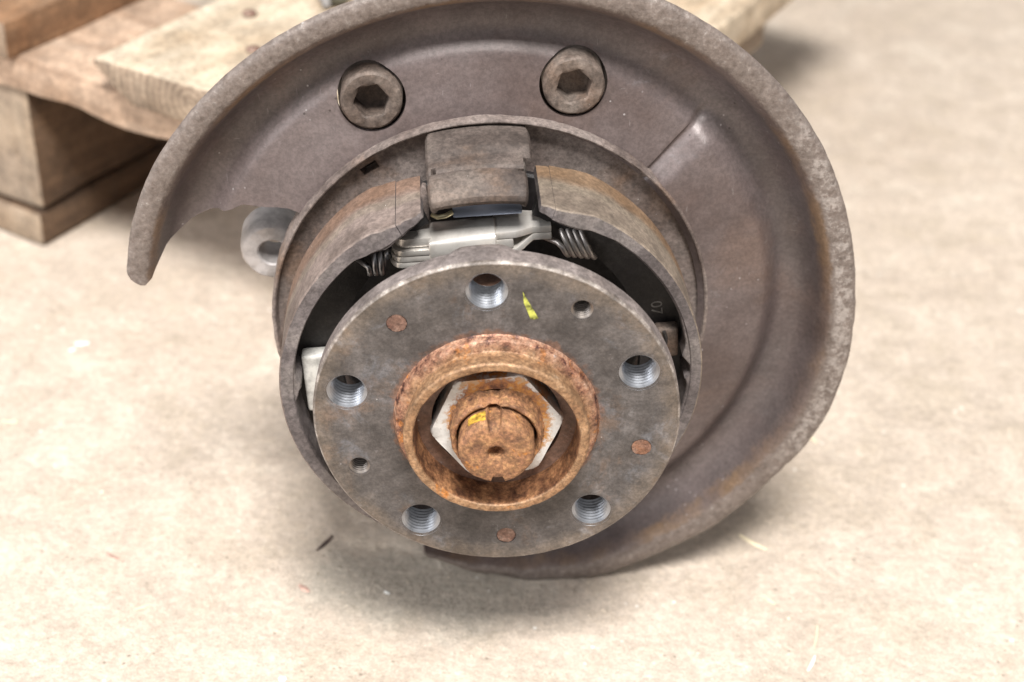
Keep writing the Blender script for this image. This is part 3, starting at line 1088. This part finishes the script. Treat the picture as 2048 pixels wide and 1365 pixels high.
bp('adjuster_screw', bm, 'silver', adj)


# ---- return springs
def coil(x0, x1, turns, cy, cz, r, wire, lean=0.0, lead_in=None, lead_out=None, dy=0.0):
    pts = list(lead_in or [])
    n = int(turns * 28)
    for i in range(n + 1):
        a = 2 * PI * turns * i / n + PI * 0.5
        k = i / n
        x = x0 + (x1 - x0) * k + lean * math.cos(a)
        pts.append((x, cy + dy * k + r * math.cos(a), cz + r * math.sin(a)))
    pts += list(lead_out or [])
    bm = bmesh.new()
    return tube(bm, pts, wire, 9)


bm = coil(-43.3, -36.6, 2.9, 48.6, -39.5, 5.2, 1.1, 0.4, [(-52, 51, -44), (-47, 50, -38.0)], [(-34, 51, -40)])
sp = bp('return_spring', bm, 'spring', smooth=60)
sp['label'] = 'short return spring under the left shoe'
bm = coil(28.6, 39.8, 4.6, 51.2, -41.0, 6.0, 1.1, -2.2, [(20.5, 52.6, -43), (24, 52.2, -40), (27.0, 52.5, -36.5)], [(44, 53, -41), (50, 50, -43)], -2.0)
sp = bp('return_spring', bm, 'spring_d', smooth=60)
sp['label'] = 'longer return spring under the right shoe'


# ---- hub flange with bores
def flange_back(t, r, z):
    if z < -9:
        d = math.degrees(t) % 360
        return z - 4.0 * smoothstep(10.5, 6.5, abs(d - 92))
    return z


prof = [(24, 0.0), (45, 0.0), (60, 0.0), (66.7, 0.0), (67.45, -0.55), (67.7, -1.2), (67.75, -5), (67.7, -8.9), (66.8, -9.8), (40, -10.4), (33, -16), (32, -60), (24, -60), (24, 0.0)]
bm, rings = lathe(prof, 180, fz=flange_back)
bmesh.ops.remove_doubles(bm, verts=bm.verts, dist=0.0005)
fix_normals(bm)
flange = hp('hub_flange', bm, 'flange')
flange['label'] = 'dark round hub flange with five threaded holes'
HOLES = [90.7, 20.1, -52.4, -124.2, 164.2]
SMALL = [(57.0, 55.3), (56.0, -160.0)]
PLUGS = [(55.1, 127.1), (55.4, -15.8), (55.9, -89.0)]
cut = bmesh.new()
for t in HOLES:
    c = (56 * math.cos(rad(t)), 56 * math.sin(rad(t)))
    bmesh.ops.create_cone(cut, cap_ends=True, segments=40, radius1=7.45, radius2=7.45, depth=40, matrix=Matrix.Translation((c[0], c[1], -8)))
for (r, t) in SMALL:
    c = (r * math.cos(rad(t)), r * math.sin(rad(t)))
    bmesh.ops.create_cone(cut, cap_ends=True, segments=32, radius1=4.0, radius2=4.0, depth=40, matrix=Matrix.Translation((c[0], c[1], -8)))
for (r, t) in PLUGS:
    c = (r * math.cos(rad(t)), r * math.sin(rad(t)))
    bmesh.ops.create_cone(cut, cap_ends=True, segments=28, radius1=3.8, radius2=3.8, depth=3.0, matrix=Matrix.Translation((c[0], c[1], 0.2)))
boolean_cut(flange, cut)


def threaded(rm, pitch, depth, cham):
    prof = [(rm + cham + 0.12, 0.06), (rm + 0.35, -cham)]
    z = -cham - 0.2
    dp = pitch * 0.62
    while z > -depth:
        prof.append((rm, z))
        prof.append((rm - dp, z - pitch * 0.45))
        prof.append((rm - dp, z - pitch * 0.58))
        z -= pitch
    prof.append((rm + 0.3, -depth - 0.6))
    bm, _ = lathe(prof, 44, jit=0.05, nsc=0.4)
    fix_normals(bm)
    # make it face inwards
    s = sum(f.normal.xy.dot(f.calc_center_median().xy) for f in bm.faces)
    if s > 0:
        bmesh.ops.reverse_faces(bm, faces=bm.faces)
    return bm


tb = threaded(7.4, 1.7, 14.0, 0.55)
tb_me = None
for i, t in enumerate(HOLES):
    if tb_me is None:
        o = hp('threaded_bore', tb, 'thread', flange, 20)
        tb_me = o.data
    else:
        o = bpy.data.objects.new('threaded_bore', tb_me)
        COL.objects.link(o)
        o.parent = flange
    o.matrix_basis = Matrix.Translation((56 * MM * math.cos(rad(t)), 56 * MM * math.sin(rad(t)), 0)) @ Matrix.Rotation(rad(t * 3), 4, 'Z')
tb = threaded(3.95, 1.25, 9.0, 0.4)
tb_me = None
for (r, t) in SMALL:
    if tb_me is None:
        o = hp('small_threaded_bore', tb, 'smallthread', flange, 20)
        tb_me = o.data
    else:
        o = bpy.data.objects.new('small_threaded_bore', tb_me)
        COL.objects.link(o)
        o.parent = flange
    o.matrix_basis = Matrix.Translation((r * MM * math.cos(rad(t)), r * MM * math.sin(rad(t)), 0))
for i, (r, t) in enumerate(PLUGS):
    bm, _ = lathe([(3.78, -0.9), (3.6, -0.25), (2.6, -0.15), (1.4, -0.35), (0.05, -0.4)], 26, jit=0.3, nsc=0.5, seed=i * 7)
    bmesh.ops.translate(bm, vec=(r * math.cos(rad(t)), r * math.sin(rad(t)), 0), verts=bm.verts)
    hp('rust_plug', fix_normals(bm), 'plug', flange)
# yellow-green paint dab
bm = bmesh.new()
pts = [(56.6, 77.9), (54.6, 76.5), (51, 73.2), (47.2, 69.0), (46.3, 70.2), (46.0, 72.2), (48.4, 74.0), (52, 76.6)]
ol = [(r * math.cos(rad(t)), r * math.sin(rad(t))) for r, t in pts]
prism(bm, ol, 0.01, 0.10)
hp('paint_mark', bm, 'yellow', flange)['label'] = 'small yellow paint dab'

# pilot ring
prof = [(38.2, -0.2), (37.7, 0.4), (37.4, 1.2), (37.2, 2.4), (36.8, 3.1), (35.2, 3.6), (34.4, 3.9), (33.6, 4.1), (33.3, 4.6), (33.2, 6.4), (33.3, 7.0), (33.75, 7.3), (33.8, 9.0), (33.8, 11.3), (33.6, 12.0), (33.1, 12.5), (32.7, 12.6),
        (30.9, 12.6), (30.6, 12.45), (30.2, 11.8), (30.0, 10.6), (29.9, 8), (29.45, 4), (29.4, 0), (29.3, -8), (29.1, -16), (28.6, -26), (20, -27)]
bm, _ = lathe(prof, 240, jit=0.13, nsc=0.35, seed=3)
pilot = hp('pilot_ring', fix_normals(bm), 'ring', flange, 40)
pilot['label'] = 'rusty orange centring ring'

bm, _ = lathe([(29.35, -8.6), (27, -9.4), (20, -10)], 64)
hp('gap_shade_disc', fix_normals(bm), 'black', flange)  # added black disc, paints the shade between nut and bore

# ---- axle nut and shaft end
A0 = rad(4.6)


def hexr(t):
    aa = (t - A0) % (PI / 3) - PI / 6
    return 21.5 / math.cos(aa)


bm = bmesh.new()
n = 180
levels = []
for (lim, z) in ((None, -14), (None, 1.6), (24.5, 2.9), (23.9, 3.7), (23.2, 4.0), (19.5, 4.05), (16.8, 4.1)):
    ring = []
    for i in range(n):
        t = 2 * PI * i / n
        r = hexr(t)
        if lim:
            r = min(r, lim + 0.15)
        q = noise.noise(Vector((math.cos(t) * r * 0.3, math.sin(t) * r * 0.3, z * 0.3)))
        ring.append(bm.verts.new(((r + 0.06 * q) * math.cos(t), (r + 0.06 * q) * math.sin(t), z + 0.1 * q)))
    levels.append(ring)
for a, b in zip(levels, levels[1:]):
    for i in range(n):
        bm.faces.new((a[i], a[(i + 1) % n], b[(i + 1) % n], b[i]))
nut = hp('axle_nut', fix_normals(bm), 'nut', None, 40)
nut['label'] = 'large hexagon axle nut, pale with rust'


def stake(t, r, z):
    # collar staked into the shaft slot at the top
    d = (math.degrees(t) - 92 + 180) % 360 - 180
    k = smoothstep(17, 6, abs(d))
    if r < 16:
        return r - 0.9 * k
    return r - 1.6 * k


def stake_z(t, r, z):
    d = (math.degrees(t) - 92 + 180) % 360 - 180
    return z - (2.6 * smoothstep(13, 5, abs(d)) if z > 8 else 0)


bm, _ = lathe([(17.8, 3.9), (17.1, 4.6), (16.8, 6.0), (16.7, 9.0), (16.5, 11.2), (16.1, 12.1), (15.5, 12.3), (14.9, 11.8), (14.6, 10.5), (14.5, 4)], 120, jit=0.5, nsc=0.3, fr=stake, fz=stake_z, seed=9)
hp('nut_collar', fix_normals(bm), 'shaft', nut, 60)


def slot_r(t, r, z):
    d1 = (math.degrees(t) - 90 + 180) % 360 - 180
    d2 = (math.degrees(t) + 90 + 180) % 360 - 180
    k = smoothstep(10.5, 9.0, abs(d1)) + smoothstep(10.5, 9.0, abs(d2))
    if r > 11:
        return r - 1.9 * k
    return r


bm, _ = lathe([(13.8, -12), (13.8, 4), (13.75, 10), (13.75, 15), (13.7, 18.4), (13.2, 19.4), (12.4, 20.1), (11.2, 20.5), (8, 20.5), (4.0, 20.4), (3.2, 20.0), (2.5, 17.5), (1.2, 15.0), (0.05, 14.2)], 160, jit=0.26, nsc=0.28, fr=slot_r, seed=21)
shaft = hp('axle_shaft', fix_normals(bm), 'shaft', None, 50)
shaft['label'] = 'scaly rusty axle shaft end with a centre hole'
bm = bmesh.new()
rows = []
for i in range(13):
    t = 103 + 30 * i / 12
    zt = 17.9 - 0.12 * i - 0.5 * noise.noise(Vector((t * 0.3, 2, 0)))
    zb = 12.8 + 0.6 * noise.noise(Vector((t * 0.4, 5, 0)))
    rows.append([bm.verts.new((rr * math.cos(rad(t)), rr * math.sin(rad(t)), z)) for rr, z in ((13.4, zb), (14.12, zb), (14.1, (zb + zt) / 2), (14.08, zt), (13.4, zt))])
for a, b in zip(rows, rows[1:]):
    for q in range(4):
        bm.faces.new((a[q], a[q + 1], b[q + 1], b[q]))
hp('paint_mark', fix_normals(bm), 'ochre', shaft)['label'] = 'ochre paint dab on the shaft'

# ------------------------------------------------------------------ pallet behind
PA = rad(-28.0)
PAL = Vector((-0.279, 0.792, 0.0))
pallet = bpy.data.objects.new('wooden_pallet', None)
COL.objects.link(pallet)
pallet.location = PAL
pallet.rotation_euler = (0, 0, PA)
tag(pallet, 'worn wooden pallet lying on the floor behind the wheel hub', 'pallet')
random.seed(4)


def wood_piece(name, x0, x1, y0, y1, z0, z1, side, end, end_axis, bev=1.6, warp=0.8, wane=None, seed=0):
    """timber in pallet millimetres; faces across the grain get the end-grain material. Origin in the middle of its near end."""
    bm = bmesh.new()
    ox, oy, oz = (x0 + x1) / 2, y0, (z0 + z1) / 2
    box(bm, x0 - ox, x1 - ox, y0 - oy, y1 - oy, z0 - oz, z1 - oz)
    long_e = [e for e in bm.edges if abs((e.verts[0].co - e.verts[1].co).normalized()[end_axis]) > 0.9]
    bmesh.ops.subdivide_edges(bm, edges=long_e, cuts=40, use_grid_fill=True)
    bmesh.ops.bevel(bm, geom=[e for e in bm.edges if e.calc_face_angle(0) > 0.5], offset=bev, segments=2, profile=0.6, affect='EDGES')
    for v in bm.verts:
        q = noise.noise_vector(Vector((v.co.x * 0.02 + seed * 3.3, v.co.y * 0.02, v.co.z * 0.03)))
        v.co += q * warp
        if wane:
            v.co = wane(v.co)
    bm.normal_update()
    for f in bm.faces:
        f.material_index = 1 if abs(f.normal[end_axis]) > 0.8 else 0
    return link(name, bm, [side, end], pallet, Matrix.Translation((ox * MM, oy * MM, oz * MM)), 40)


NAILS = [(96, 82, 145.2), (128, 44, 145.2), (-30, 40, 143.8), (-70, 84, 143.8), (232, 50, 143.8), (286, 80, 143.8)]


# deck boards run along local y, stringer boards along local x
def wane_mid(co):
    # the middle board has a rounded bark corner on its left
    x = co.x + 66
    if x < 40 and co.z < 9:
        co.x += (9 - co.z) * 1.15 * (1 - x / 40)
    if x < 14 and co.z > 6:
        co.z -= (14 - x) * 0.26
    return co


def ragged(co):
    # waney lower edge
    if co.z < 2:
        co.z += 2.5 * max(0.0, noise.noise(Vector((co.x * 0.021, 3.0, 0)))) * 2 + 0.9 * noise.noise(Vector((co.x * 0.09, 8.0, 0)))
    return co


wood_piece('deck_board', -104, -1, -6, 500, 122, 144, 'wood_brown', 'endgrain', 1, 2.0, 1.2, seed=1)
wood_piece('deck_board', 64, 196, -10, 500, 122, 145.5, 'wood', 'endgrain', 1, 2.4, 1.0, wane_mid, seed=2)
wood_piece('deck_board', 199, 318, -4, 500, 122, 144, 'wood', 'endgrain', 1, 2.0, 1.0, seed=3)
wood_piece('stringer_board', -104, 326, 0, 120, 101.5, 121.4, 'wood_a', 'endgrain', 0, 3.0, 2.6, ragged, seed=4)
wood_piece('stringer_board', -104, 312, 214, 318, 100, 121.4, 'wood_a', 'endgrain', 0, 2.0, 1.0, seed=5)
wood_piece('block', -102, 0, 3, 118, 26, 100.5, 'wood_shade', 'wood_block', 1, 2.5, 2.8, seed=6)
wood_piece('block', -102, -2, 500, 640, 23, 99.5, 'wood_block', 'endgrain', 1, 2.0, 1.2, seed=7)
wood_piece('block', 200, 304, 214, 318, 1.5, 99.5, 'wood_shade', 'wood_shade', 1, 2.0, 1.2, seed=9)  # shaded side is put into the wood colour
wood_piece('skid_board', -102, -1, 2, 500, 1.5, 23, 'wood_shade', 'wood_block', 1, 3.0, 1.3, seed=10)

# nail heads, slightly sunk
nail_me = None
for (nx, ny, nz) in NAILS:
    if nail_me is None:
        bm, _ = lathe([(4.0, -1.0), (3.9, 0.2), (3.0, 0.55), (0.05, 0.6)], 18, jit=0.2, nsc=0.5)
        o = link('nail_head', fix_normals(bm), 'plug', pallet, None, 40)
        nail_me = o.data
    else:
        o = bpy.data.objects.new('nail_head', nail_me)
        COL.objects.link(o)
        o.parent = pallet
    o.matrix_basis = Matrix.Translation((nx * MM, ny * MM, nz * MM))


# small grey fitting standing on the pallet, cut by the top edge of the picture
fit = bpy.data.objects.new('metal_fitting', None)
COL.objects.link(fit)
fit.location = (-0.112, 0.842, 0.1465)
tag(fit, 'small grey metal fitting with dark rubber on the pallet at the top edge', 'fitting')
bm = bmesh.new()
box(bm, -8, -4, -10, 14, 0, 60)
bevel_all(bm, 0.8, 2)
link('plate', bm, 'greyplate', fit, Matrix.Rotation(rad(20), 4, 'Z'))
bm = bmesh.new()
box(bm, -3.8, 7, -8, 12, 0, 52)
bevel_all(bm, 2, 2)
link('rubber_pad', bm, 'olive', fit, Matrix.Rotation(rad(20), 4, 'Z'))

# ------------------------------------------------------------------ litter on the floor
CAMR = cam.matrix_world.to_3x3()


def sliver(name, x, y, length, width, ang, mat, label, cat, bend=0.06, thick=0.4, group=None):
    bm = bmesh.new()
    n = 7
    secs = []
    for i in range(n):
        k = i / (n - 1)
        px = (k - 0.5) * length
        py = bend * length * (k - 0.5) ** 2 * 2
        w = width * 0.36 * (0.35 + 0.65 * math.sin(PI * min(max(k, 0.08), 0.92))) * (1 + 0.25 * noise.noise(Vector((k * 5, x * 90, y * 90))))
        z = 0.15 + 0.8 * k * (1 - k)
        secs.append([bm.verts.new((px, py - w, z)), bm.verts.new((px, py + w, z)), bm.verts.new((px, py + w * 0.6, z + thick)), bm.verts.new((px, py - w * 0.7, z + thick))])
    for i in range(n - 1):
        for q in range(4):
            bm.faces.new((secs[i][q], secs[i][(q + 1) % 4], secs[i + 1][(q + 1) % 4], secs[i + 1][q]))
    bm.faces.new(secs[0])
    bm.faces.new(secs[-1])
    fix_normals(bm)
    o = link(name, bm, mat, None, Matrix.Translation((x, y, 0)) @ Matrix.Rotation(rad(ang), 4, 'Z'), 50)
    tag(o, label, cat, group)
    return o


# (positions worked out on the floor plane)
LIT = [
    ('wood_splinter', 0.1186, 0.5671, 15.0, 3.2, -38.0, 'splinter', 'longer pale wood splinter on the floor right of the shield bottom', 'splinter'),
    ('wood_splinter', 0.1225, 0.5283, 6.9, 2.5, -47.8, 'splinter', 'short pale splinter lying below the longer splinter, lower right', 'splinter'),
    ('wood_splinter', 0.1569, 0.6529, 9.5, 2.8, -64.4, 'splinter', 'pale splinter touching the right rim of the dust shield', 'splinter'),
    ('wood_splinter', 0.1372, 0.4902, 10.1, 2.1, 65.7, 'paper', 'white upright sliver near the bottom edge, lower right', 'splinter'),
    ('wood_splinter', 0.1411, 0.5064, 14.6, 1.3, 76.7, 'splinter', 'thin straw pointing away, just above the white sliver at lower right', 'splinter'),
    ('bark_chip', -0.0804, 0.5485, 12.5, 3.0, 61.7, 'chipdark', 'dark bark chip on the floor left of the hub bottom', 'chip'),
    ('rust_flake', -0.0857, 0.5177, 6.5, 4.2, -39.1, 'chipred', 'reddish rust flake on the floor below the dark bark chip', 'flake'),
    ('rust_flake', -0.1732, 0.5305, 10.4, 2.4, -30.4, 'chipred', 'pale reddish flake on the floor at lower left', 'flake'),
    ('wood_chip', -0.1535, 0.4997, 6.8, 2.1, 32.4, 'splinter', 'cream wood chip on the floor, lower left', 'chip'),
    ('straw', -0.2491, 0.6255, 7.7, 2.6, -3.6, 'splinter', 'pale straw bit at the left edge of the picture', 'straw'),
    ('paper_scrap', -0.2316, 0.698, 7.3, 5.1, 13.8, 'paper', 'larger white paper scrap on the floor at left', 'paper'),
    ('paper_scrap', -0.2351, 0.6916, 4.3, 3.5, 39.9, 'paper', 'small white paper scrap beside the larger one at left', 'paper'),
    ('paper_scrap', -0.0867, 0.4627, 3.2, 4.9, 139.2, 'paper', 'white paper scrap at the bottom edge of the picture', 'paper'),
    ('paint_flake', -0.0488, 0.5182, 3.1, 2.4, -26.0, 'paper', 'tiny white paint flake on the grey patch below the hub', 'flake'),
]
for (nm, x, y, ln, wd, an, mt, lb, ct) in LIT:
    sliver(nm, x, y, ln, wd, an, mt, lb, ct, group={'wood_splinter': 'wood splinters on the floor', 'rust_flake': 'rust flakes on the floor', 'paper_scrap': 'paper scraps on the floor'}.get(nm))

# loose grit scattered over the concrete
random.seed(11)
verts, faces = [], []
for i in range(6000):
    x = random.uniform(-0.42, 0.42)
    y = random.uniform(0.36, 1.35)
    s = random.choice((0.25, 0.3, 0.4, 0.5, 0.7)) * MM * random.uniform(0.7, 1.2)
    b = len(verts)
    for d in ((1, 0, 0), (-1, 0, 0), (0, 1, 0), (0, -1, 0), (0, 0, 1), (0, 0, -0.2)):
        verts.append((x + d[0] * s * random.uniform(0.6, 1.5), y + d[1] * s * random.uniform(0.6, 1.5), max(0.00005, 0.0001 + d[2] * s * random.uniform(0.4, 0.9))))
    for f in ((0, 2, 4), (2, 1, 4), (1, 3, 4), (3, 0, 4), (2, 0, 5), (1, 2, 5), (3, 1, 5), (0, 3, 5)):
        faces.append(tuple(b + q for q in f))
me = bpy.data.meshes.new('grit')
me.from_pydata(verts, [], faces)
me.materials.append(M['grit'])
o = bpy.data.objects.new('grit', me)
COL.objects.link(o)
tag(o, 'fine sandy grit scattered over the concrete', 'grit', kind='stuff')
